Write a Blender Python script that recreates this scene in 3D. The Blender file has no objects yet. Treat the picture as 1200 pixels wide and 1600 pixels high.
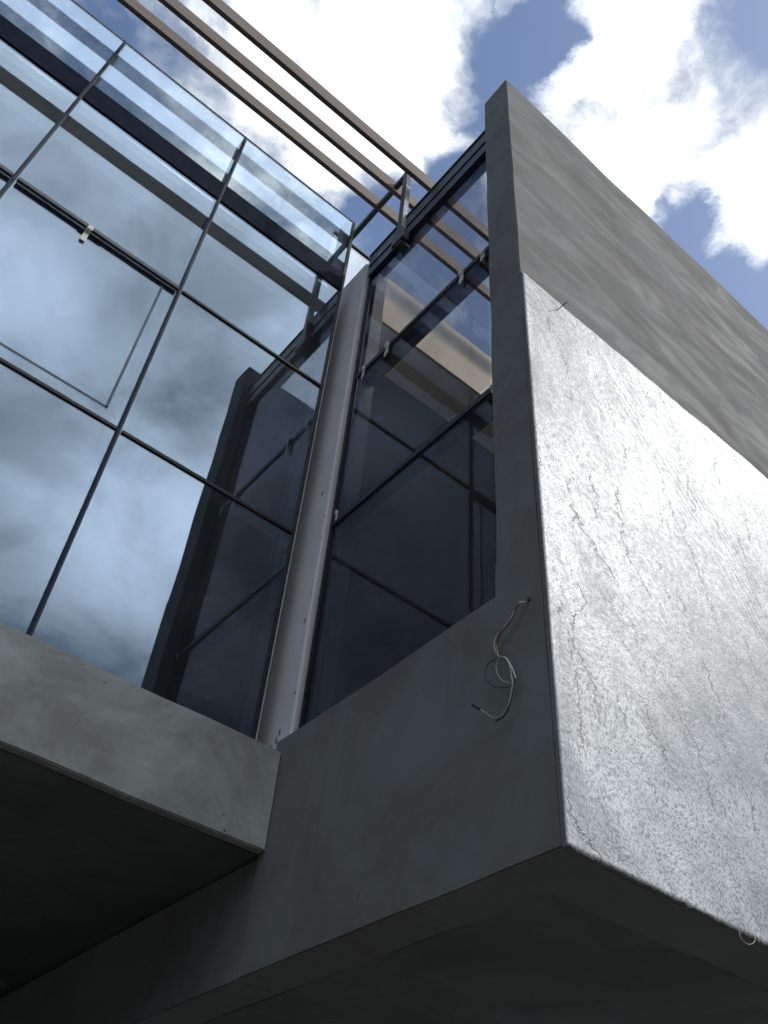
import bpy, bmesh, math, random
from mathutils import Vector, Matrix
random.seed(7)
H = 1.6                      # eye height: all z values below are measured from the eye
scene = bpy.context.scene
col = scene.collection
V = Vector

# ------------------------------------------------------------------ camera
cd = bpy.data.cameras.new('camera'); cam = bpy.data.objects.new('camera', cd); col.objects.link(cam)
r, u, f = (0.77054, -0.63363, 0.06912), (-0.48999, -0.51951, 0.70001), (0.40764, 0.57326, 0.71078)
M3 = Matrix(((r[0], u[0], -f[0]), (r[1], u[1], -f[1]), (r[2], u[2], -f[2])))
cam.matrix_world = Matrix.Translation((0, 0, H)) @ M3.to_4x4()
cd.sensor_fit = 'VERTICAL'; cd.sensor_height = 32.0; cd.lens = 32.0*1415.33/1600
cd.clip_start = 0.05; cd.clip_end = 2000
scene.camera = cam

# ------------------------------------------------------------------ view
scene.view_settings.view_transform = 'Standard'; scene.view_settings.look = 'None'
scene.view_settings.exposure = 0.10; scene.view_settings.gamma = 1.0
scene.view_settings.use_curve_mapping = False
scene.render.engine = 'CYCLES'
scene.cycles.max_bounces = 10; scene.cycles.transparent_max_bounces = 16
scene.cycles.glossy_bounces = 5; scene.cycles.diffuse_bounces = 4
scene.cycles.use_denoising = True

# ------------------------------------------------------------------ sun
SUN = V((0.570, -0.440, 0.694)).normalized()      # towards the sun
sd = bpy.data.lights.new('sun', 'SUN'); so = bpy.data.objects.new('sun', sd); col.objects.link(so)
sd.energy = 1.95; sd.angle = math.radians(4.0); sd.color = (1.0, 0.965, 0.91)
so.rotation_euler = (-SUN).to_track_quat('-Z', 'Y').to_euler()

# ------------------------------------------------------------------ node helper
class N:
    def __init__(s, tree): s.t = tree; s.n = tree.nodes; s.l = tree.links
    def new(s, typ, **kw):
        n = s.n.new(typ)
        for k, v in kw.items(): setattr(n, k, v)
        return n
    def put(s, sock, v):
        if isinstance(v, bpy.types.NodeSocket): s.l.new(v, sock)
        elif v is not None: sock.default_value = v
    def math(s, op, a, b=None, c=None, clamp=False):
        n = s.new('ShaderNodeMath', operation=op, use_clamp=clamp)
        for i, x in enumerate((a, b, c)): s.put(n.inputs[i], x)
        return n.outputs[0]
    def vm(s, op, a, b=None, out=0):
        n = s.new('ShaderNodeVectorMath', operation=op)
        s.put(n.inputs[0], a); s.put(n.inputs[1], b)
        return n.outputs[out]
    def noise(s, vec, scale, detail=4, rough=.55, dist=0.0, out='Fac'):
        n = s.new('ShaderNodeTexNoise'); s.put(n.inputs['Vector'], vec)
        n.inputs['Scale'].default_value = scale; n.inputs['Detail'].default_value = detail
        n.inputs['Roughness'].default_value = rough; n.inputs['Distortion'].default_value = dist
        return n.outputs[out]
    def rng(s, v, a, b, c=0.0, d=1.0, smooth=True):
        n = s.new('ShaderNodeMapRange'); n.interpolation_type = 'SMOOTHSTEP' if smooth else 'LINEAR'
        s.put(n.inputs[0], v)
        for i, x in enumerate((a, b, c, d)): s.put(n.inputs[i+1], x)
        return n.outputs[0]
    def mix(s, fac, a, b, typ='RGBA', blend='MIX'):
        n = s.new('ShaderNodeMix', data_type=typ)
        if typ == 'RGBA': n.blend_type = blend
        k = {'RGBA': (6, 7, 2), 'FLOAT': (2, 3, 0)}[typ]
        s.put(n.inputs[0], fac)
        for i, x in ((k[0], a), (k[1], b)):
            if typ == 'RGBA' and isinstance(x, tuple) and len(x) == 3: x = (*x, 1)
            s.put(n.inputs[i], x)
        return n.outputs[k[2]]
    def mapping(s, vec, scale=(1, 1, 1), rot=(0, 0, 0), loc=(0, 0, 0)):
        n = s.new('ShaderNodeMapping'); s.put(n.inputs[0], vec)
        n.inputs['Scale'].default_value = scale; n.inputs['Rotation'].default_value = rot
        n.inputs['Location'].default_value = loc
        return n.outputs[0]
    def bump(s, h, strength=.3, dist=.01, normal=None):
        n = s.new('ShaderNodeBump'); n.inputs['Strength'].default_value = strength
        n.inputs['Distance'].default_value = dist; s.put(n.inputs['Height'], h); s.put(n.inputs['Normal'], normal)
        return n.outputs[0]

# ------------------------------------------------------------------ world: daylight sky with broken cloud
world = bpy.data.worlds.new('World'); scene.world = world; world.use_nodes = True
w = N(world.node_tree); w.n.clear()
sky = w.new('ShaderNodeTexSky', sky_type='NISHITA'); sky.sun_disc = False
sky.sun_elevation = math.asin(SUN.z); sky.sun_rotation = math.atan2(SUN.x, SUN.y)
sky.air_density = 1.0; sky.dust_density = 1.2; sky.ozone_density = 2.0
bg_sky = w.new('ShaderNodeBackground'); bg_sky.inputs[1].default_value = 0.15
w.l.new(sky.outputs[0], bg_sky.inputs[0])
tc = w.new('ShaderNodeTexCoord'); sep = w.new('ShaderNodeSeparateXYZ'); w.l.new(tc.outputs['Generated'], sep.inputs[0])
zz = w.math('MAXIMUM', sep.outputs[2], 0.06)
px = w.math('DIVIDE', sep.outputs[0], zz); py = w.math('DIVIDE', sep.outputs[1], zz)
cmb = w.new('ShaderNodeCombineXYZ'); w.l.new(px, cmb.inputs[0]); w.l.new(py, cmb.inputs[1]); P = cmb.outputs[0]
warp = w.vm('SCALE', w.vm('SUBTRACT', w.noise(P, 5.0, 3, out='Color'), (.5, .5, .5))); warp.node.inputs['Scale'].default_value = .10
warp2 = w.vm('SCALE', w.vm('SUBTRACT', w.noise(P, 24.0, 6, .62, out='Color'), (.5, .5, .5))); warp2.node.inputs['Scale'].default_value = .045
PW = w.vm('ADD', w.vm('ADD', P, warp), warp2)
dens = w.math('MULTIPLY_ADD', w.noise(PW, 5.2, 12, .62, .2), 1.5, -.25)
# cloud banks and the gaps between them, as places on the cloud layer (x, y, radius, amount)
BANKS = [(.13, .40, .15, .30), (.19, .27, .09, .32), (.08, .29, .12, .12), (.215, .345, .045, .25),
         (.36, .15, .095, .42), (.43, .245, .07, .30), (.50, .14, .08, .30), (.57, .13, .07, .3), (.56, .26, .05, .18), (.60, .17, .05, .2),
         (.253, .20, .042, -.46), (.275, .27, .028, -.30), (.285, .345, .035, -.40), (.255, .445, .05, -.40), (.31, .41, .06, -.25), (.30, .185, .03, .20),
         (.532, .19, .035, -.40), (.585, .225, .055, -.34), (.66, .24, .07, -.35), (.41, .03, .04, -.14), (.262, .160, .03, -.35), (.02, .38, .10, .12),
         (.20, -.95, .75, .26), (-.2, -.5, .4, .1)]
for x, y, rad, amt in BANKS:
    d = w.vm('DISTANCE', PW, (x, y, 0), out=1)
    dens = w.math('ADD', dens, w.rng(d, 0.0, rad*1.6, amt, 0.0))
# the cloud closes up into a soft grey sheet away from the broken patch overhead
sheet = w.math('MAXIMUM', w.rng(py, -.15, -.50), w.rng(w.vm('LENGTH', P, out=1), .9, 1.8))
dens = w.math('MULTIPLY_ADD', sheet, .45, w.math('SUBTRACT', dens, .03))
cover = w.rng(dens, 0.38, 0.80, 0.0, 1.0)
thick = w.math('MULTIPLY', w.rng(dens, 0.56, 0.95), w.math('SUBTRACT', 1.0, w.math('MULTIPLY', sheet, .55)))
shade = w.noise(w.mapping(P, loc=(3.1, 1.7, 0)), 3.8, 9, .56, .5)
bright = w.math('MULTIPLY_ADD', thick, .42, w.rng(shade, .33, .65, .44, 1.14))
# lighter and heavier masses inside the grey sheet
for x, y, rad, amt in ((.345, -1.12, .24, 1.35), (.10, -1.06, .16, .25), (-.05, -.84, .13, .95), (.36, -1.36, .14, .2), (.24, -.82, .18, -.10), (-.04, -.66, .10, -.26), (.28, -.98, .10, -.08), (.22, -.58, .20, .32)):
    bright = w.math('ADD', bright, w.rng(w.vm('DISTANCE', PW, (x, y, 0), out=1), 0.0, rad*1.5, amt, 0.0))
bright = w.math('MAXIMUM', bright, .25)
# cloud lit from behind glows towards the sun and greys away from it
toward = w.vm('DOT_PRODUCT', tc.outputs['Generated'], tuple(SUN), out=1)
bright = w.math('MULTIPLY', bright, w.rng(toward, -.6, .95, .66, 1.24))
# overcast law: cloud bases darken towards the horizon
bright = w.math('MULTIPLY', bright, w.rng(sep.outputs[2], 0.05, .90, .09, 1.10))
tone = w.mix(w.rng(bright, .45, 1.2), (.66, .78, .95), (.93, .97, 1.0))
bg_c = w.new('ShaderNodeBackground'); w.l.new(tone, bg_c.inputs[0]); w.l.new(bright, bg_c.inputs[1])
mx = w.new('ShaderNodeMixShader'); w.l.new(cover, mx.inputs[0]); w.l.new(bg_sky.outputs[0], mx.inputs[1]); w.l.new(bg_c.outputs[0], mx.inputs[2])
wo = w.new('ShaderNodeOutputWorld'); w.l.new(mx.outputs[0], wo.inputs[0])

# ------------------------------------------------------------------ materials
def mat(name):
    m = bpy.data.materials.new(name); m.use_nodes = True
    k = N(m.node_tree); b = m.node_tree.nodes['Principled BSDF']
    g = k.new('ShaderNodeNewGeometry')
    return m, k, b, g.outputs['Position']
def simple(name, c, rough=.5, metal=0.0, var=.12, scale=9, bump=.0, spec=.5):
    m, k, b, P = mat(name); b.inputs['Specular IOR Level'].default_value = spec
    n = k.noise(P, scale, 5, .6)
    k.l.new(k.mix(k.rng(n, .3, .7), tuple(x*(1-var) for x in c), tuple(x*(1+var) for x in c)), b.inputs['Base Color'])
    b.inputs['Metallic'].default_value = metal
    k.l.new(k.rng(k.noise(P, scale*2.7, 4), .3, .7, rough*.85, min(1, rough*1.15)), b.inputs['Roughness'])
    if bump: k.l.new(k.bump(k.noise(P, scale*5, 5), bump, .004), b.inputs['Normal'])
    return m
def concrete(name, c, cold=(0.92, 1.0, 1.05), streak=(1, 1, .35), rot=(0, 0, 0), amt=1.0, rough=.62, bump=.35):
    m, k, b, P = mat(name)
    Q = k.mapping(P, scale=streak, rot=rot)
    big = k.noise(Q, 1.9, 8, .66, .8); med = k.noise(Q, 5.0, 8, .60, .8); fine = k.noise(P, 60, 6, .7)
    trowel = k.noise(k.mapping(P, scale=(1, 1, .28), rot=(.5, .35, .3)), 4.0, 5, .5, 1.6)
    c1 = tuple(x*(1-.22*amt) for x in c); c2 = tuple(min(1, x*(1+.20*amt)*t) for x, t in zip(c, cold))
    base = k.mix(k.rng(big, .33, .68), c1, c2)
    base = k.mix(k.rng(med, .45, .80, 0, .24*amt), base, tuple(x*1.28 for x in c))
    base = k.mix(k.rng(trowel, .56, .80, 0, .30*amt), base, tuple(x*.74 for x in c))
    wash = k.noise(k.mapping(P, scale=(1, 1, .10)), 6.0, 7, .62)
    base = k.mix(k.rng(wash, .54, .74, 0, .30), base, tuple(x*.66 for x in c))
    base = k.mix(k.rng(fine, .62, .80, 0, .35), base, tuple(x*.55 for x in c))
    pit = k.new('ShaderNodeTexVoronoi'); k.l.new(P, pit.inputs['Vector']); pit.inputs['Scale'].default_value = 7.0
    hole = k.rng(pit.outputs['Distance'], .035, .06, 1, 0)
    hole = k.math('MULTIPLY', hole, k.rng(k.noise(P, 2.1, 2), .5, .56))
    base = k.mix(k.math('MULTIPLY', hole, .75), base, (.03, .03, .03))
    k.l.new(base, b.inputs['Base Color'])
    k.l.new(k.rng(med, .3, .7, rough-.1, rough+.13), b.inputs['Roughness'])
    b.inputs['Specular IOR Level'].default_value = .4
    h = k.math('ADD', k.math('MULTIPLY', med, 1.0), k.math('MULTIPLY', trowel, .8))
    h = k.math('ADD', h, k.math('MULTIPLY', fine, .12)); h = k.math('SUBTRACT', h, hole)
    k.l.new(k.bump(h, bump, .012), b.inputs['Normal'])
    return m
M_CONC = concrete('smooth_grey_concrete', (.208, .208, .198), streak=(.30, .9, .9), rot=(0, .30, 0), amt=.75, rough=.85, bump=.10)
M_CONC_SIDE = concrete('side_grey_concrete', (.235, .235, .215), streak=(1, 1, .7), bump=.25)
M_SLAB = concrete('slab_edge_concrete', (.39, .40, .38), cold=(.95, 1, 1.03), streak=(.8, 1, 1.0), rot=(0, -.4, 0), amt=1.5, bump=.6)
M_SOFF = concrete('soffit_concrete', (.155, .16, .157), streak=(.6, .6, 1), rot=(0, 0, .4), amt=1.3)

def stone_material():
    m, k, b, P = mat('silver_grey_stone')
    sp = k.new('ShaderNodeSeparateXYZ'); k.l.new(P, sp.inputs[0])
    X, Z = sp.outputs[0], sp.outputs[2]
    wv = k.vm('SCALE', k.vm('SUBTRACT', k.noise(P, .9, 3, out='Color'), (.5, .5, .5))); wv.node.inputs['Scale'].default_value = .7
    PW = k.vm('ADD', P, wv)
    flow = k.mapping(PW, rot=(0, .30, 0))
    fl = k.mapping(flow, scale=(1, 1, .13))
    # creases: long thin broken lines running down the sheet, and a fan of them under its top edge
    def strands(u, period, wdt, seed, lo, hi, ms=(1, 1, .45)):
        fr = k.math('ABSOLUTE', k.math('SUBTRACT', k.math('FRACT', k.math('DIVIDE', u, period)), .5))
        wob = k.rng(k.noise(k.mapping(P, loc=(seed, 0, 0)), 6, 3), .3, .7, .4, 1.5)
        line = k.math('SUBTRACT', 1.0, k.rng(k.math('DIVIDE', fr, wob), 0.0, wdt/period))
        return k.math('MULTIPLY', line, k.rng(k.noise(k.mapping(P, scale=ms, loc=(seed*2, 0, seed)), 3.4, 6, .65), lo, hi))
    def drift(scale, amp, seed, sx=.35):
        n = k.noise(k.mapping(P, scale=(sx, 1, 1), loc=(seed, 0, seed)), scale, 8, .62)
        return k.math('MULTIPLY', k.math('SUBTRACT', n, .5), amp)
    lean = lambda a: k.math('MULTIPLY_ADD', Z, a, X)
    c1 = strands(k.math('ADD', lean(.30), drift(1.6, .9, 1.0)), .31, .0085, 2.0, .47, .58)
    c2 = strands(k.math('ADD', lean(.12), drift(3.0, .5, 7.0)), .19, .0060, 6.0, .51, .60)
    X2 = k.math('MULTIPLY', k.math('POWER', k.math('MAXIMUM', k.math('SUBTRACT', X, 2.0), 0.0), 2.0), .55)
    arc = k.math('ADD', Z, X2)
    arcz = k.math('SUBTRACT', arc, H)
    near = k.math('MULTIPLY', k.rng(arcz, 4.05, 4.35), k.rng(arcz, 4.75, 5.0, 1, 0))
    c3 = k.math('MULTIPLY', strands(k.math('ADD', arc, drift(2.4, .22, 3.0, 1)), .085, .0075, 11.0, .40, .54, (1, 1, 1)), near)
    cr = k.math('MAXIMUM', c1, k.math('MAXIMUM', c2, c3))
    grain = k.noise(k.mapping(flow, scale=(1, 1, .7)), 120, 5, .62)
    grain2 = k.noise(P, 28, 6, .62, .3)
    big = k.noise(k.mapping(flow, scale=(1, 1, .7)), 1.5, 9, .64, 1.4)
    patch = k.rng(k.noise(k.mapping(PW, rot=(0, -.55, 0), scale=(1, 1, .32)), 2.1, 5, .55), .64, .72)
    base = k.mix(k.rng(big, .36, .64), (.36, .39, .42), (.63, .665, .70))
    base = k.mix(k.rng(grain, .40, .53, .70, 0), base, (.13, .145, .16))
    base = k.mix(k.rng(grain2, .56, .74, 0, .40), base, (.27, .29, .31))
    base = k.mix(k.math('MULTIPLY', patch, .45), base, (.22, .235, .25))
    base = k.mix(k.math('MULTIPLY', cr, .82), base, (.10, .11, .12))
    yel = k.rng(k.noise(k.mapping(P, loc=(4, 0, 2)), 1.1, 3), .6, .72, 0, .35)
    base = k.mix(yel, base, (.50, .49, .42))
    k.l.new(base, b.inputs['Base Color'])
    b.inputs['Metallic'].default_value = .12
    b.inputs['Specular IOR Level'].default_value = .42
    k.l.new(k.rng(grain2, .3, .7, .47, .58), b.inputs['Roughness'])
    hgt = k.math('ADD', k.math('MULTIPLY', grain2, .5), k.math('MULTIPLY', grain, .22))
    hgt = k.math('ADD', hgt, k.math('MULTIPLY', k.noise(fl, 3.0, 5, .5, .3), .40))
    hgt = k.math('SUBTRACT', hgt, k.math('MULTIPLY', cr, .30))
    k.l.new(k.bump(hgt, .38, .013), b.inputs['Normal'])
    return m
M_STONE = stone_material()

def glass_material(name, tint, r0, gain=1.0, col_=(.90, .96, 1.0), dmin=.006, dmax=.03):
    m = bpy.data.materials.new(name); m.use_nodes = True; k = N(m.node_tree); k.n.clear()
    g = k.new('ShaderNodeNewGeometry'); P = g.outputs['Position']
    lw = k.new('ShaderNodeLayerWeight'); lw.inputs['Blend'].default_value = .5
    fr = k.math('MULTIPLY_ADD', k.math('POWER', lw.outputs['Facing'], 4.2), (1-r0)*gain, r0, clamp=True)
    t = k.new('ShaderNodeBsdfTransparent'); t.inputs[0].default_value = (*tint, 1)
    gl = k.new('ShaderNodeBsdfGlossy'); gl.inputs['Roughness'].default_value = 0.0; gl.inputs[0].default_value = (*col_, 1)
    k.l.new(k.bump(k.noise(P, 1.3, 2), .02, .003), gl.inputs['Normal'])
    a = k.new('ShaderNodeMixShader'); k.l.new(fr, a.inputs[0]); k.l.new(t.outputs[0], a.inputs[1]); k.l.new(gl.outputs[0], a.inputs[2])
    # dusty film, thicker on the blue glass as a veil over dark reflections
    d = k.new('ShaderNodeBsdfDiffuse'); d.inputs[0].default_value = (.5, .5, .48, 1)
    dust_veil = k.rng(k.noise(k.mapping(P, scale=(1, 1, .4)), 3.0, 8, .7), .4, .75, dmin, dmax)
    a2 = k.new('ShaderNodeMixShader'); k.l.new(dust_veil, a2.inputs[0]); k.l.new(a.outputs[0], a2.inputs[1]); k.l.new(d.outputs[0], a2.inputs[2])
    o = k.new('ShaderNodeOutputMaterial'); k.l.new(a2.outputs[0], o.inputs[0])
    return m
M_GLASS = glass_material('blue_reflective_glass', (.87, .92, .94), .17, .85, (.62, .765, .97), .028, .065)
M_GLASS_SIDE = glass_material('dark_tinted_glass', (.78, .77, .77), .02, .26, (.85, .9, 1.0))
def haze_material():
    m = bpy.data.materials.new('haze_sheet'); m.use_nodes = True; k = N(m.node_tree); k.n.clear()
    g = k.new('ShaderNodeNewGeometry'); P = g.outputs['Position']
    t = k.new('ShaderNodeBsdfTransparent'); d = k.new('ShaderNodeBsdfDiffuse'); d.inputs[0].default_value = (.6, .62, .64, 1)
    tr = k.new('ShaderNodeBsdfTranslucent'); tr.inputs[0].default_value = (.6, .62, .64, 1)
    h = k.new('ShaderNodeMixShader'); k.l.new(d.outputs[0], h.inputs[1]); k.l.new(tr.outputs[0], h.inputs[2])
    a = k.new('ShaderNodeMixShader'); k.l.new(k.rng(k.noise(P, 2.5, 5), .3, .7, .06, .12), a.inputs[0])
    k.l.new(t.outputs[0], a.inputs[1]); k.l.new(h.outputs[0], a.inputs[2])
    o = k.new('ShaderNodeOutputMaterial'); k.l.new(a.outputs[0], o.inputs[0]); return m
M_HAZE = haze_material()  # pale see-through colour imitating reflection haze on the corner window
M_FRAME = simple('navy_aluminium', (.018, .032, .060), .42, .0, .15, 14)
M_SPAN = simple('navy_spandrel', (.004, .011, .030), .6, 0, .15, 3, spec=.05)
M_CAP = simple('slate_blue_aluminium', (.012, .030, .070), .6, 0, .12, 12, spec=.18)
M_FRAME_D = simple('black_gasket', (.010, .013, .018), .5, 0, .2, 20)
M_RAIL = simple('grey_aluminium', (.060, .072, .080), .38, .35, .12, 11)
M_STEEL = simple('painted_steel', (.055, .065, .075), .45, .2, .2, 15, .15)
M_STEEL_P = simple('lit_face_steel', (.42, .45, .47), .5, .1, .12, 15)
def beam_material():
    m, k, b, P = mat('brown_timber')
    g = k.noise(k.mapping(P, scale=(.06, 1, 1)), 60, 6, .65, .3)
    l = k.noise(P, 1.7, 4)
    c = k.mix(k.rng(g, .3, .7), (.14, .103, .083), (.215, .162, .132))
    c = k.mix(k.rng(l, .35, .7, 0, .5), c, (.17, .155, .12))
    k.l.new(c, b.inputs['Base Color']); b.inputs['Roughness'].default_value = .6
    k.l.new(k.bump(g, .25, .004), b.inputs['Normal']); return m
M_BEAM = beam_material()
def paint_material(name, c, bumpy=.2, scuff=.5):
    m, k, b, P = mat(name)
    n = k.noise(P, 3.5, 6, .6); s = k.noise(k.mapping(P, scale=(1, 1, .3)), 14, 7, .7, .5)
    cc = k.mix(k.rng(n, .3, .7), tuple(x*.92 for x in c), c)
    cc = k.mix(k.rng(s, .64, .78, 0, scuff), cc, tuple(x*.4 for x in c))
    k.l.new(cc, b.inputs['Base Color']); b.inputs['Roughness'].default_value = .55
    k.l.new(k.bump(k.noise(P, 25, 5), bumpy, .004), b.inputs['Normal']); return m
M_WHITE = paint_material('off_white_paint', (.86, .86, .86))
M_CREAM = paint_material('cream_plaster', (.84, .77, .60), .25, .45)
M_SOFFC = paint_material('brightened_soffit', (.90, .85, .72), .15, .1)  # brighter copy of the cream plaster, standing in for bounced light
M_INT = paint_material('grey_interior_plaster', (.60, .58, .54))
M_DARKCEIL = simple('dark_ceiling', (.036, .034, .033), .8, 0, .15, 3)
M_FLOORI = simple('bare_screed', (.74, .71, .62), .8, 0, .12, 4)
M_SEAL = simple('pale_sealant', (.55, .56, .56), .6)
M_CLIP = simple('white_plastic', (.72, .72, .66), .45)
M_GROUND = concrete('ground_paving', (.07, .068, .06), amt=1.0)

# ------------------------------------------------------------------ mesh helpers
def tag(o, label=None, cat=None, group=None, kind=None):
    if label: o['label'] = label
    if cat: o['category'] = cat
    if group: o['group'] = group
    if kind: o['kind'] = kind
    return o
def thing(name, loc, label, cat, group=None):
    o = bpy.data.objects.new(name, None); col.objects.link(o); o.location = (loc[0], loc[1], loc[2]+H); o['kind'] = 'thing'
    o.empty_display_size = .2
    return tag(o, label, cat, group)
def link(name, me, m, parent=None):
    me.materials.append(m); o = bpy.data.objects.new(name, me); col.objects.link(o)
    if parent is not None:
        o.parent = parent; o.matrix_parent_inverse = Matrix.Translation(-V(parent['_base'])) if '_base' in parent else Matrix.Identity(4)
    return o
def from_bm(name, bm, m, parent=None, smooth=False):
    base = V((0, 0, 0)) if parent is None else world_loc(parent)
    bmesh.ops.recalc_face_normals(bm, faces=bm.faces)
    bmesh.ops.translate(bm, verts=bm.verts, vec=-base)
    me = bpy.data.meshes.new(name); bm.to_mesh(me); bm.free(); me.materials.append(m)
    if smooth:
        for p in me.polygons: p.use_smooth = True
    o = bpy.data.objects.new(name, me); col.objects.link(o)
    if parent is not None: o.parent = parent
    return o
def world_loc(o):
    v = V(o.location)
    while o.parent: o = o.parent; v += V(o.location)
    return v
def bbox(bm, x0, x1, y0, y1, z0, z1, bev=0.0):
    vs = [bm.verts.new((x, y, z+H)) for x in (x0, x1) for y in (y0, y1) for z in (z0, z1)]
    fs = [(0, 1, 3, 2), (4, 6, 7, 5), (0, 4, 5, 1), (2, 3, 7, 6), (0, 2, 6, 4), (1, 5, 7, 3)]
    faces = [bm.faces.new([vs[i] for i in f_]) for f_ in fs]
    if bev:
        es = list({e for f_ in faces for e in f_.edges})
        bmesh.ops.bevel(bm, geom=es, offset=bev, segments=2, affect='EDGES', profile=.6)
def box(name, x0, x1, y0, y1, z0, z1, m, parent=None, bev=0.0):
    bm = bmesh.new(); bbox(bm, x0, x1, y0, y1, z0, z1, bev); return from_bm(name, bm, m, parent)
def grow(pts):
    # smooth curve through pts
    P = [V(p) for p in pts]; out = []
    for i in range(len(P)-1):
        a = P[max(i-1, 0)]; b = P[i]; c = P[i+1]; d = P[min(i+2, len(P)-1)]
        for s in range(5):
            t = s/5
            out.append(.5*((2*b)+(-a+c)*t+(2*a-5*b+4*c-d)*t*t+(-a+3*b-3*c+d)*t**3))
    out.append(P[-1]); return out
def tube(name, pts, rad, m, parent=None, sides=7, smooth=True):
    bm = bmesh.new(); pts = [V((p[0], p[1], p[2]+H)) for p in pts]; rings = []
    up = V((.3, .2, .93)).normalized()
    for i, p in enumerate(pts):
        t = (pts[min(i+1, len(pts)-1)]-pts[max(i-1, 0)]).normalized()
        a = t.cross(up)
        if a.length < .05: a = t.cross(V((1, 0, 0)))
        a.normalize(); b = t.cross(a)
        rings.append([bm.verts.new(p+rad*(math.cos(q*2*math.pi/sides)*a+math.sin(q*2*math.pi/sides)*b)) for q in range(sides)])
    for r0, r1 in zip(rings, rings[1:]):
        for q in range(sides): bm.faces.new((r0[q], r0[(q+1) % sides], r1[(q+1) % sides], r1[q]))
    bm.faces.new(rings[0]); bm.faces.new(rings[-1])
    return from_bm(name, bm, m, parent, smooth)
def worn_box(name, x0, x1, y0, y1, z0, z1, m, parent=None, amp=.004, step=.22, rnd=.006, keep=None):
    """box with slightly hand-made faces and edges"""
    bm = bmesh.new(); bbox(bm, x0, x1, y0, y1, z0, z1)
    for ax, (a, b) in enumerate(((x0, x1), (y0, y1), (z0+H, z1+H))):
        n = min(40, int((b-a)/step))
        for i in range(1, n):
            co = V((0, 0, 0)); co[ax] = a+(b-a)*i/n; no = V((0, 0, 0)); no[ax] = 1
            bmesh.ops.bisect_plane(bm, geom=bm.verts[:]+bm.edges[:]+bm.faces[:], plane_co=co, plane_no=no)
    bm.normal_update()
    sharp = [e for e in bm.edges if len(e.link_faces) == 2 and e.calc_face_angle(0) > .5]
    if keep: sharp = [e for e in sharp if keep((e.verts[0].co+e.verts[1].co)/2)]
    bmesh.ops.bevel(bm, geom=sharp, offset=rnd, segments=2, affect='EDGES')
    from mathutils import noise
    for v in bm.verts:
        q = v.co
        v.co = q+V((noise.noise(q*1.9), noise.noise(q*1.9+V((9, 0, 0))), noise.noise(q*1.9+V((0, 9, 0)))))*amp
    return from_bm(name, bm, m, parent)

# ================================================================== SETTING
bm = bmesh.new()
vs = [bm.verts.new(p) for p in ((-400, -400, 0), (400, -400, 0), (400, 400, 0), (-400, 400, 0))]; bm.faces.new(vs)
tag(from_bm('ground', bm, M_GROUND), kind='structure')

# ------------------------------------------------------------------ the projecting concrete box
X0, YF, YS, Y1 = 2.0, 1.73, 3.475, 3.71
KS = Y1/3.56
BX = thing('concrete_box', (X0, YF, 1.26), 'projecting grey concrete box with a tall end wall and rough silver stone facing', 'building volume')
worn_box('front_wall', X0, 7.5, YF, 1.978, 1.26, 7.60, M_CONC, BX, amp=.010, step=.16, keep=lambda q: abs(q.y-1.978) > .001 or q.z-H > 2.5)
worn_box('parapet', X0, 2.22, 1.9781, YS+.07, 1.26, 2.385, M_CONC, BX, amp=.010, step=.16, keep=lambda q: q.y > 1.99)
# floor of the box with a shallow sunk field in its underside
bm = bmesh.new(); bbox(bm, 2.22, 7.5, 1.978, 2.10, 1.262, 1.36); bbox(bm, 2.22, 2.42, 2.10, 12.0, 1.262, 1.36)
bbox(bm, 2.42, 7.5, 2.10, 12.0, 1.268, 1.36)
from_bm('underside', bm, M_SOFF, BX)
box('inner_floor', 2.22, 7.5, 1.978, 3.6, 1.36, 1.55, M_FLOORI, BX)
worn_box('end_wall', 7.5, 7.7, YF, 12, 1.26, 7.6, M_CONC, BX)
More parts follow.
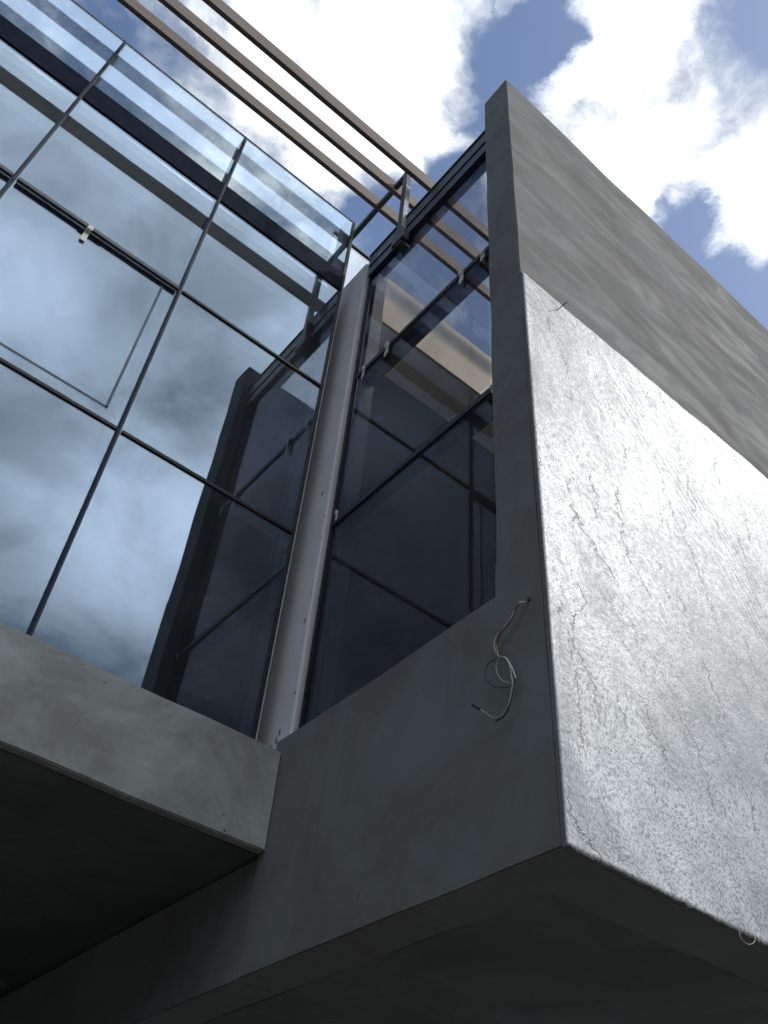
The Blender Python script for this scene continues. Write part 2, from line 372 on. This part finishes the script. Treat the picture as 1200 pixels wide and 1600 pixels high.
# stone facing : rough sheet, real relief
def stone_sheet():
    import numpy as np
    x0, x1, z0, z1, yb, yf = X0+.0005, 7.5, 1.257, 4.593, YF, 1.714
    nx, nz = 330, 200
    rs = np.random.RandomState(5)
    xs = np.linspace(x0, x1, nx); zs = np.linspace(z0, z1, nz); X, Z = np.meshgrid(xs, zs)
    def vnoise(u, v, seed):
        g = np.random.RandomState(seed).rand(256, 256)
        iu, iv = np.floor(u).astype(int), np.floor(v).astype(int); fu, fv = u-iu, v-iv
        fu, fv = fu*fu*(3-2*fu), fv*fv*(3-2*fv)
        G = lambda a, b: g[a % 256, b % 256]
        return (G(iu, iv)*(1-fu)+G(iu+1, iv)*fu)*(1-fv)+(G(iu, iv+1)*(1-fu)+G(iu+1, iv+1)*fu)*fv-.5
    U = X*.9+Z*.42; W = Z*.9-X*.42
    wu = vnoise(X*1.1, Z*1.1, 1)*1.2
    h = .008*vnoise(U*2.2+wu, W*.6+wu, 2)+.005*vnoise(U*6+2*wu, W*2.2, 3)+.004*vnoise(U*18, W*8, 4)
    h += .005*np.abs(vnoise(U*3.2+wu*2, W*.9, 6))
    Y = yf+h*np.clip((X-x0)/.05, 0, 1)
    verts = [(float(a), float(b), float(c)+H) for a, b, c in zip(X.ravel(), Y.ravel(), Z.ravel())]
    # ragged outline
    for i in range(nx):
        for k in (0, nz-1):
            a, b, c = verts[k*nx+i]; verts[k*nx+i] = (a, b, c+.006*float(rs.randn()*.35))
    faces = [(j*nx+i, j*nx+i+1, (j+1)*nx+i+1, (j+1)*nx+i) for j in range(nz-1) for i in range(nx-1)]
    ring = [i for i in range(nx)]+[j*nx+nx-1 for j in range(1, nz)]+[(nz-1)*nx+i for i in range(nx-2, -1, -1)]+[j*nx for j in range(nz-2, 0, -1)]
    b0 = len(verts)
    for i in ring: a, b, c = verts[i]; verts.append((a, yb+.002, c))
    n = len(ring)
    for i in range(n): faces.append((ring[i], b0+i, b0+(i+1) % n, ring[(i+1) % n]))
    base = world_loc(BX)
    me = bpy.data.meshes.new('stone_facing'); me.from_pydata([tuple(V(v)-base) for v in verts], [], faces)
    me.materials.append(M_STONE)
    me.materials.append(M_CONC)
    for i, p in enumerate(me.polygons):
        if i < (nx-1)*(nz-1): p.use_smooth = True
        else: p.material_index = 1
    o = bpy.data.objects.new('stone_facing', me); col.objects.link(o); o.parent = BX
    o['label'] = 'rough silver grey stone facing with thin dark creases'
stone_sheet()
worn_box('beam', X0+.007, 2.22, YS+.072, 12.0, 1.262, 1.79, M_CONC, BX)

# ------------------------------------------------------------------ main floor slab over the dark porch
FS = thing('floor_slab', (-2, YS, 1.796), 'thick grey concrete slab edge under the large blue glass wall, dark porch below', 'floor slab')
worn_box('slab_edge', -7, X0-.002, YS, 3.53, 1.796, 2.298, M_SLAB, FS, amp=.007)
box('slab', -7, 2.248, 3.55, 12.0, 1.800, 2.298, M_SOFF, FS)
HT = thing('ceiling_hatch', (1.7, 6.6, 1.79), 'faint square hatch frame in the black porch ceiling, bottom left corner', 'hatch')
bm = bmesh.new()
for a in ((1.30, 1.93, 6.25, 6.33), (1.30, 1.93, 7.02, 7.10), (1.30, 1.38, 6.33, 7.02), (1.85, 1.93, 6.33, 7.02)): bbox(bm, *a, 1.765, 1.813)
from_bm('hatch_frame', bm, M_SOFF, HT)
box('hatch_panel', 1.38, 1.85, 6.33, 7.02, 1.795, 1.812, M_DARKCEIL, HT)
PW_ = thing('porch_wall', (-2, 12, -1.6), 'dark wall at the back of the porch under the slab', 'wall')
worn_box('wall', -7, 7.7, 12.0, 12.2, -1.6, 1.25, M_INT, PW_)
worn_box('side_wall', -7.2, -7, 3.5, 12.2, -1.6, 1.79, M_INT, PW_)

# ------------------------------------------------------------------ roof and interior
RF = thing('roof_slab', (2, 3.70, 6.85), 'cream plastered roof edge and its underside seen through the dark corner glass', 'roof slab')
worn_box('roof_edge', 2.40, 7.5, 3.70, 3.90, 6.855, 7.57, M_CREAM, RF, amp=.006)
bm = bmesh.new(); bbox(bm, 2.40, 7.5, 3.682, 3.70, 6.80, 6.90, .003)
from_bm('drip_ledge', bm, M_CREAM, RF)
def tilted_underside(name, x0, x1, prof, m):
    # roof underside, its slope made up to catch more sky light: a profile in (y, z) run along x
    bm = bmesh.new()
    a = [bm.verts.new((x0, y, z+H)) for y, z in prof]; b = [bm.verts.new((x1, y, z+H)) for y, z in prof]
    bm.faces.new(a); bm.faces.new(b[::-1]); n = len(prof)
    for q in range(n): bm.faces.new((a[q], a[(q+1) % n], b[(q+1) % n], b[q]))
    return from_bm(name, bm, m, RF)
tilted_underside('slab_underside', 2.402, 7.5, ((3.725, 6.853), (4.018, 6.632), (4.018, 7.04), (3.902, 7.04), (3.902, 6.853)), M_SOFFC)
tilted_underside('slab_underside', -7, 1.93, ((3.87, 6.92), (4.018, 6.632), (4.018, 7.04), (3.87, 7.04)), M_SOFFC)
box('dark_ceiling', -7, 7.5, 4.02, 12.0, 6.63, 7.05, M_DARKCEIL, RF)
IN = thing('interior_walls', (0, 12, 2.3), 'dark unfinished room walls behind the glass', 'interior')
box('back_wall', -7.2, 7.7, 12.0, 12.2, 1.25, 7.05, M_INT, IN)
box('side_wall', -7.2, -7, 3.9, 12.0, 2.3, 7.05, M_INT, IN)
box('room_floor', 2.252, 7.5, 3.6, 12.0, 1.79, 2.3, M_FLOORI, IN)

# white corner column
CO = thing('corner_column', (2.2, 3.7, 2.3), 'tall white painted column in the corner between the two glass walls', 'column')
worn_box('shaft', 2.069, 2.27, 3.541, 4.03, 2.30, 7.235, M_WHITE, CO, amp=.004, step=.3, rnd=.012)
bm = bmesh.new()
for _ in range(6):
    z = random.uniform(2.4, 6.9); s = random.uniform(.004, .010)
    bbox(bm, 2.0665-.0005, 2.0715, 3.545+random.random()*.01, 3.548+s+random.random()*.012, z, z+s*random.uniform(1, 3.2))
for z, y in ((2.46, 3.66), (2.50, 3.64), (2.43, 3.70), (4.3, 3.62), (3.2, 3.57)):
    bbox(bm, 2.0660, 2.0710, y, y+.014, z, z+.03)
o = from_bm('paint_chip', bm, M_CONC_SIDE, CO); o['kind'] = 'stuff'

# ------------------------------------------------------------------ left curtain wall
CW = thing('curtain_wall', (-1, Y1, 2.3), 'large blue reflective glass wall on the left, grid of panes in dark frames', 'glass wall')
XS = [x*KS for x in (1.885, .690, -.485, -1.660, -2.835, -4.010, -5.185)]
ZS = [2.30]+[z*KS for z in (3.768, 5.238, 6.553, 6.805, 7.735)]
XC, ZT = XS[0], ZS[5]
for i in range(6):
    xa, xb = XS[i+1], XS[i]
    for j in (0, 1, 2, 4):
        za, zb = ZS[j], ZS[j+1]
        bm = bmesh.new(); bbox(bm, xa+.004, xb-.004, Y1, Y1+.004, za+.004, zb-.004)
        c = V(((xa+xb)/2, Y1, (za+zb)/2+H))
        bmesh.ops.rotate(bm, verts=bm.verts, cent=c, matrix=Matrix.Rotation(random.uniform(-.0012, .0012), 3, 'Z') @ Matrix.Rotation(random.uniform(-.001, .001), 3, 'X'))
        from_bm('glass_pane', bm, M_GLASS, CW)
    o = box('spandrel_panel', xa+.012, xb-.012, Y1-.012, Y1+.03, ZS[3], ZS[4], M_SPAN, CW, .002)
for i, x in enumerate(XS):
    if i == 0: continue
    mu = box('mullion', x-.019, x+.019, Y1+.012, Y1+.13, 2.30, ZT-.005, M_FRAME, CW, .002)
    bm = bmesh.new(); bbox(bm, x-.016, x-.002, Y1-.016, Y1+.012, 2.30, ZT-.005, .002); from_bm('cap', bm, M_CAP, mu)
    bm = bmesh.new(); bbox(bm, x-.002, x+.010, Y1-.010, Y1+.012, 2.30, ZT-.005); from_bm('gasket', bm, M_FRAME_D, mu)
for i in range(6):
    xa, xb = XS[i+1]+.017, XS[i]-.017
    for j, z in ((1, ZS[1]), (2, ZS[2])):
        t = .012
        tr = box('transom', xa, xb, Y1+.012, Y1+.10, z-.022, z+.022, M_FRAME, CW, .002)
        bm = bmesh.new(); bbox(bm, xa, xb, Y1-.011, Y1+.011, z-t, z+t, .002); from_bm('cap', bm, M_FRAME_D, tr)
    bm = bmesh.new(); bbox(bm, XS[i+1], XS[i], Y1-.004, Y1+.014, ZT, ZT+.017, .002); from_bm('top_trim', bm, M_FRAME, CW)
# opening vent in the third row: deeper sill rail and thin grey lines on the pane
for i in (1, 2):
    xa, xb = XS[i+1]+.020, XS[i]-.020
    sash = box('sash_frame', xa, xb, Y1-.036, Y1-.012, ZS[2]-.048, ZS[2]-.012, M_RAIL, CW, .003)
    bm = bmesh.new(); bbox(bm, xa+.45, xa+.62, Y1-.040, Y1-.02, ZS[2]-.054, ZS[2]-.0485, .001); from_bm('latch', bm, M_FRAME_D, sash)
    bm = bmesh.new()
    za, zb = ZS[1]+.11, ZS[2]-.09; xa += .03; xb -= .09
    for a in ((xa, xb, za, za+.014), (xb-.016, xb, za, zb)): bbox(bm, a[0], a[1], Y1-.0025, Y1-.0005, a[2], a[3])
    from_bm('pane_lines', bm, simple('grey_line', (.20, .24, .33), .7), CW)
# right jamb, sealant, corner post
jm = box('jamb', XC-.085, XC-.001, Y1+.014, Y1+.12, 2.30, ZT-.015, M_FRAME, CW, .003)
bm = bmesh.new(); bbox(bm, XC-.023, XC-.001, Y1-.010, Y1-.001, 2.30, ZT, .002); from_bm('gasket', bm, M_FRAME_D, jm)
bm = bmesh.new(); bbox(bm, XC, XC+.008, Y1-.009, Y1+.03, 2.30, 6.95, .002); from_bm('sealant', bm, M_SEAL, CW)
box('corner_trim', XC, XC+.008, Y1-.008, Y1+.03, 6.95, ZT, M_RAIL, CW, .001)
box('sill', -5.2, XC-.001, Y1-.02, Y1+.13, 2.281, 2.299, M_FRAME, CW)
# roof-level screen behind the column
GS = thing('roof_screen', (2.1, 3.9, 6.75), 'small pale glass screen above the top of the white column', 'glass screen')
box('glass_pane', 1.95, 2.5, 4.08, 4.09, 7.05, 8.41, glass_material('pale_screen_glass', (.80, .83, .84), .20), GS)
box('top_rail', 1.95, 2.5, 4.065, 4.105, 8.41, 8.436, M_FRAME, GS, .002)

# ------------------------------------------------------------------ side glazing
XG = 2.10
G = XG/2.045
SG = thing('corner_window', (XG, 2.7, 2.385), 'tall dark tinted window between the white column and the concrete end wall', 'window')
ya, yb = 1.984, 3.385*G
RZ = [2.39, 3.84*G, 5.33*G, 6.75*G]
SCL = 1.0
for j in range(3):
    bm = bmesh.new(); bbox(bm, XG, XG+.004, ya, yb, RZ[j]+.003, RZ[j+1]-.003); from_bm('glass_pane', bm, M_GLASS_SIDE, SG)
    y_in = ya if j == 2 else ya+.115
    bm = bmesh.new(); bbox(bm, XG+.012, XG+.0135, y_in, yb-.10, RZ[j]+.09, RZ[j+1]-.17); from_bm('haze_sheet', bm, M_HAZE, SG)  # added sheet behind each pane, carries the painted haze
for j in (1, 2):
    z = RZ[j]
    tr = box('transom', XG+.016, XG+.12, ya, yb, z-.055, z+.022, M_FRAME, SG, .002)
    bm = bmesh.new(); bbox(bm, XG-.012, XG-.0005, ya, yb, z-.030, z+.018, .002); from_bm('cap', bm, M_FRAME_D, tr)
for a, b in ((ya, ya+.05), (yb-.06, yb)):
    box('jamb', XG+.016, XG+.12, a, b, 2.39, 6.745*G, M_FRAME, SG, .002)
box('gasket', XG-.014, XG+.014, yb, yb+.020, 2.39, 6.75*G, M_FRAME_D, SG)
box('sill', XG-.02, XG+.12, ya, yb, 2.386, 2.398, M_FRAME, SG)
# head rail in four strips
for nm, a in (('head_rail', (XG-.035, XG+.10, 6.90, 7.06, M_RAIL)), ('head_gasket', (XG-.022, XG+.09, 6.875, 6.90, M_FRAME_D)),
              ('lower_rail', (XG-.028, XG+.09, 6.75, 6.875, M_FRAME)), ('top_trim', (XG-.045, XG+.10, 7.062, 7.085, M_FRAME)),
              ('top_trim', (XG-.025, XG+.10, 7.085, 7.125, M_FRAME_D))):
    box(nm, a[0], a[1], ya-.001, 3.405*G, a[2]*G, a[3]*G, a[4], SG, .003)

# ------------------------------------------------------------------ pergola
PG = thing('pergola_frame', (2.07, 3.06, 6.8), 'dark steel post and cross bar rising from the head rail, holding the brown beams', 'steel frame')
ps = box('post', 2.020, 2.072, 3.000, 3.058, 6.80, 8.16, M_STEEL, PG, .003)
bm = bmesh.new(); bbox(bm, 2.023, 2.069, 2.996, 2.9995, 7.05, 7.84); from_bm('lit_face', bm, M_STEEL_P, ps)  # paler colour paints the light on the post's near face
box('cross_bar', 2.024, 2.068, 3.058, 4.6, 8.10, 8.16, M_STEEL, PG, .003)
box('rear_post', 2.020, 2.072, 4.6, 4.65, 7.05, 8.16, M_STEEL, PG, .003)
bm = bmesh.new(); bbox(bm, 2.01, 2.075, 2.95, 3.10, 6.80, 6.95, .006); bbox(bm, 2.02, 2.11, 2.98, 3.06, 6.765, 6.80, .004)
from_bm('base_bracket', bm, M_STEEL, PG)
# three beams (y, z of the underside)
for (y, z, hh), lab in zip(((3.444, 8.10, .17), (3.196, 8.04, .19), (2.855, 7.757, .19)),
        ('brown timber beam nearest the blue glass wall, lowest of the three', 'brown timber beam in the middle of the three overhead',
         'brown timber beam farthest from the blue glass wall, uppermost of the three')):
    o = worn_box('timber_beam', -6.5, 7.52, y, y+.040, z, z+hh, M_BEAM, None, amp=.004, step=.5, rnd=.004)
    tag(o, lab, 'beam', 'timber beams overhead')

# ------------------------------------------------------------------ small things
def clip(y, z, lab, x=None, h=.125, wd=.03, cut=True):
    t = bmesh.new(); y *= G; z *= G
    bbox(t, XG-.020, XG-.014, y, y+wd, z-h, z, .001)
    bbox(t, XG-.028, XG-.012, y+wd*.1, y+wd*1.25, z-h*.30, z+.012, .002)
    if cut: bbox(t, XG-.024, XG-.018, y+wd*.55, y+wd*1.1, z-h-.028, z-h+.03, .001)
    tag(from_bm('plastic_clip', t, M_CLIP), lab, 'clip', 'white clips on the window transoms')
clip(2.235, 5.33, 'white clip on the dark transom, midway and right of centre')
clip(2.995, 5.34, 'white clip on the dark transom, left of the cream wall')
clip(3.265, 5.33, 'small white clip at the left end of the dark transom', wd=.018, h=.11)
clip(2.035, 5.30, 'white clip half hidden at the concrete end wall', wd=.03, h=.07)
clip(3.335, 3.90, 'tiny white clip low beside the white column', wd=.016, h=.07, cut=False)
clip(1.995, 3.83, 'tiny white clip where the lower transom meets the concrete wall', wd=.012, h=.05, cut=False)
t = bmesh.new(); zc = 5.195*KS; bbox(t, .004, .040, Y1-.014, Y1-.007, zc-.13, zc-.008, .002); bbox(t, .008, .044, Y1-.043, Y1-.037, zc-.02, zc+.025, .002); bbox(t, .004, .040, Y1-.040, Y1-.010, zc-.020, zc-.010, .001)
tag(from_bm('plastic_clip', t, M_CLIP), 'white clip hanging from the transom of the large blue glass wall', 'clip')

WC = thing('electric_cable', (1.99, 1.83, 2.24), 'loose tangle of thin electric wires hanging from a hole in the side wall', 'cable')
cb = lambda n, c: simple(n, c, .4)
Wa = [(2.03, 1.800, 2.262), (1.965, 1.8144, 2.2345), (1.965, 1.8401, 2.2263), (1.965, 1.8699, 2.1918), (1.965, 1.9048, 2.1706), (1.965, 1.9427, 2.151), (1.965, 1.9606, 2.1254), (1.965, 1.9586, 2.0893), (1.965, 1.9372, 2.0459), (1.965, 1.9046, 2.0239), (1.965, 1.8792, 1.975), (1.965, 1.8648, 1.935), (1.965, 1.8581, 1.9087)]
Wb = [(2.03, 1.805, 2.265), (1.975, 1.8236, 2.2459), (1.975, 1.8469, 2.2309), (1.975, 1.8741, 2.1947), (1.975, 1.9063, 2.1719), (1.975, 1.9384, 2.1541), (1.975, 1.9552, 2.1278), (1.975, 1.9545, 2.0924), (1.975, 1.9613, 2.054), (1.975, 1.9983, 2.0561), (1.975, 2.0187, 2.0373), (1.975, 2.022, 2.005), (1.975, 2.0029, 1.9645), (1.975, 1.9674, 1.9307), (1.975, 1.919, 1.9048), (1.975, 1.887, 1.9005), (1.975, 1.8691, 1.9191), (1.975, 1.884, 1.9685), (1.975, 1.9149, 2.0177)]
Wc = [(2.03, 1.802, 2.26), (1.97, 1.819, 2.2402), (1.97, 1.845, 2.2269), (1.97, 1.8775, 2.1965), (1.97, 1.9126, 2.1727), (1.97, 1.9449, 2.1499), (1.97, 1.9573, 2.1162), (1.97, 1.9477, 2.0517), (1.97, 1.96, 2.0144), (1.97, 1.9501, 1.9712), (1.97, 1.9238, 1.9323), (1.97, 1.8898, 1.9063)]
Wd = [(1.96, 1.9323, 2.0407), (1.96, 1.8998, 2.0164), (1.96, 1.8774, 1.9622), (1.96, 1.8751, 1.9284), (1.96, 1.8697, 1.8937), (1.96, 1.8796, 1.849), (1.96, 1.897, 1.8086), (1.96, 1.9241, 1.7862), (1.96, 1.9612, 1.7878), (1.96, 2.0036, 1.8269), (1.96, 2.0364, 1.8599)]
tube('wire', grow(Wa), .0024, cb('white_insulation', (.75, .74, .68)), WC)['label'] = 'white wire'
tube('wire', grow(Wb), .0020, cb('dark_insulation', (.05, .05, .06)), WC)['label'] = 'thin dark looped wire'
tube('wire', grow([(a-.006, b-.004, c-.003) for a, b, c in Wc[:8]]), .0022, cb('red_insulation', (.42, .08, .07)), WC)['label'] = 'red wire'
tube('wire', grow(Wc[6:]), .0024, cb('green_insulation', (.35, .55, .42)), WC)['label'] = 'pale green wire'
tube('wire', grow(Wd), .0027, cb('grey_insulation', (.42, .46, .40)), WC)['label'] = 'grey green wire tail'
tube('wire', grow([(a+.006, b+.004, c-.006) for a, b, c in Wd[2:9]]), .0026, cb('dark_insulation_tail', (.05, .05, .06)), WC)
tube('taped_end', [(1.96, 2.0336, 1.8577), (1.96, 2.0531, 1.8744), (1.96, 2.0785, 1.9)], .0042, M_FRAME_D, WC)
tube('wall_hole', [(1.996, 1.802, 2.258), (2.004, 1.802, 2.258)], .012, M_FRAME_D, WC, 10)
tag(tube('steel_rod', [(2.275, 1.74, 4.49), (2.275, 1.665, 4.49), (2.276, 1.640, 4.487)], .0028, M_STEEL, None, 6), 'thin bent steel rod sticking out of the stone near its top left corner', 'rod')
hp = [(2.8159, 1.695, 1.2846), (2.8086, 1.695, 1.246), (2.8097, 1.693, 1.2155), (2.8384, 1.69, 1.2068), (2.8801, 1.692, 1.2255), (2.9008, 1.695, 1.25)]
tag(tube('loose_thread', grow(hp), .0011, M_SEAL, None, 5), 'hair thin thread looping from the bottom edge of the stone', 'thread')
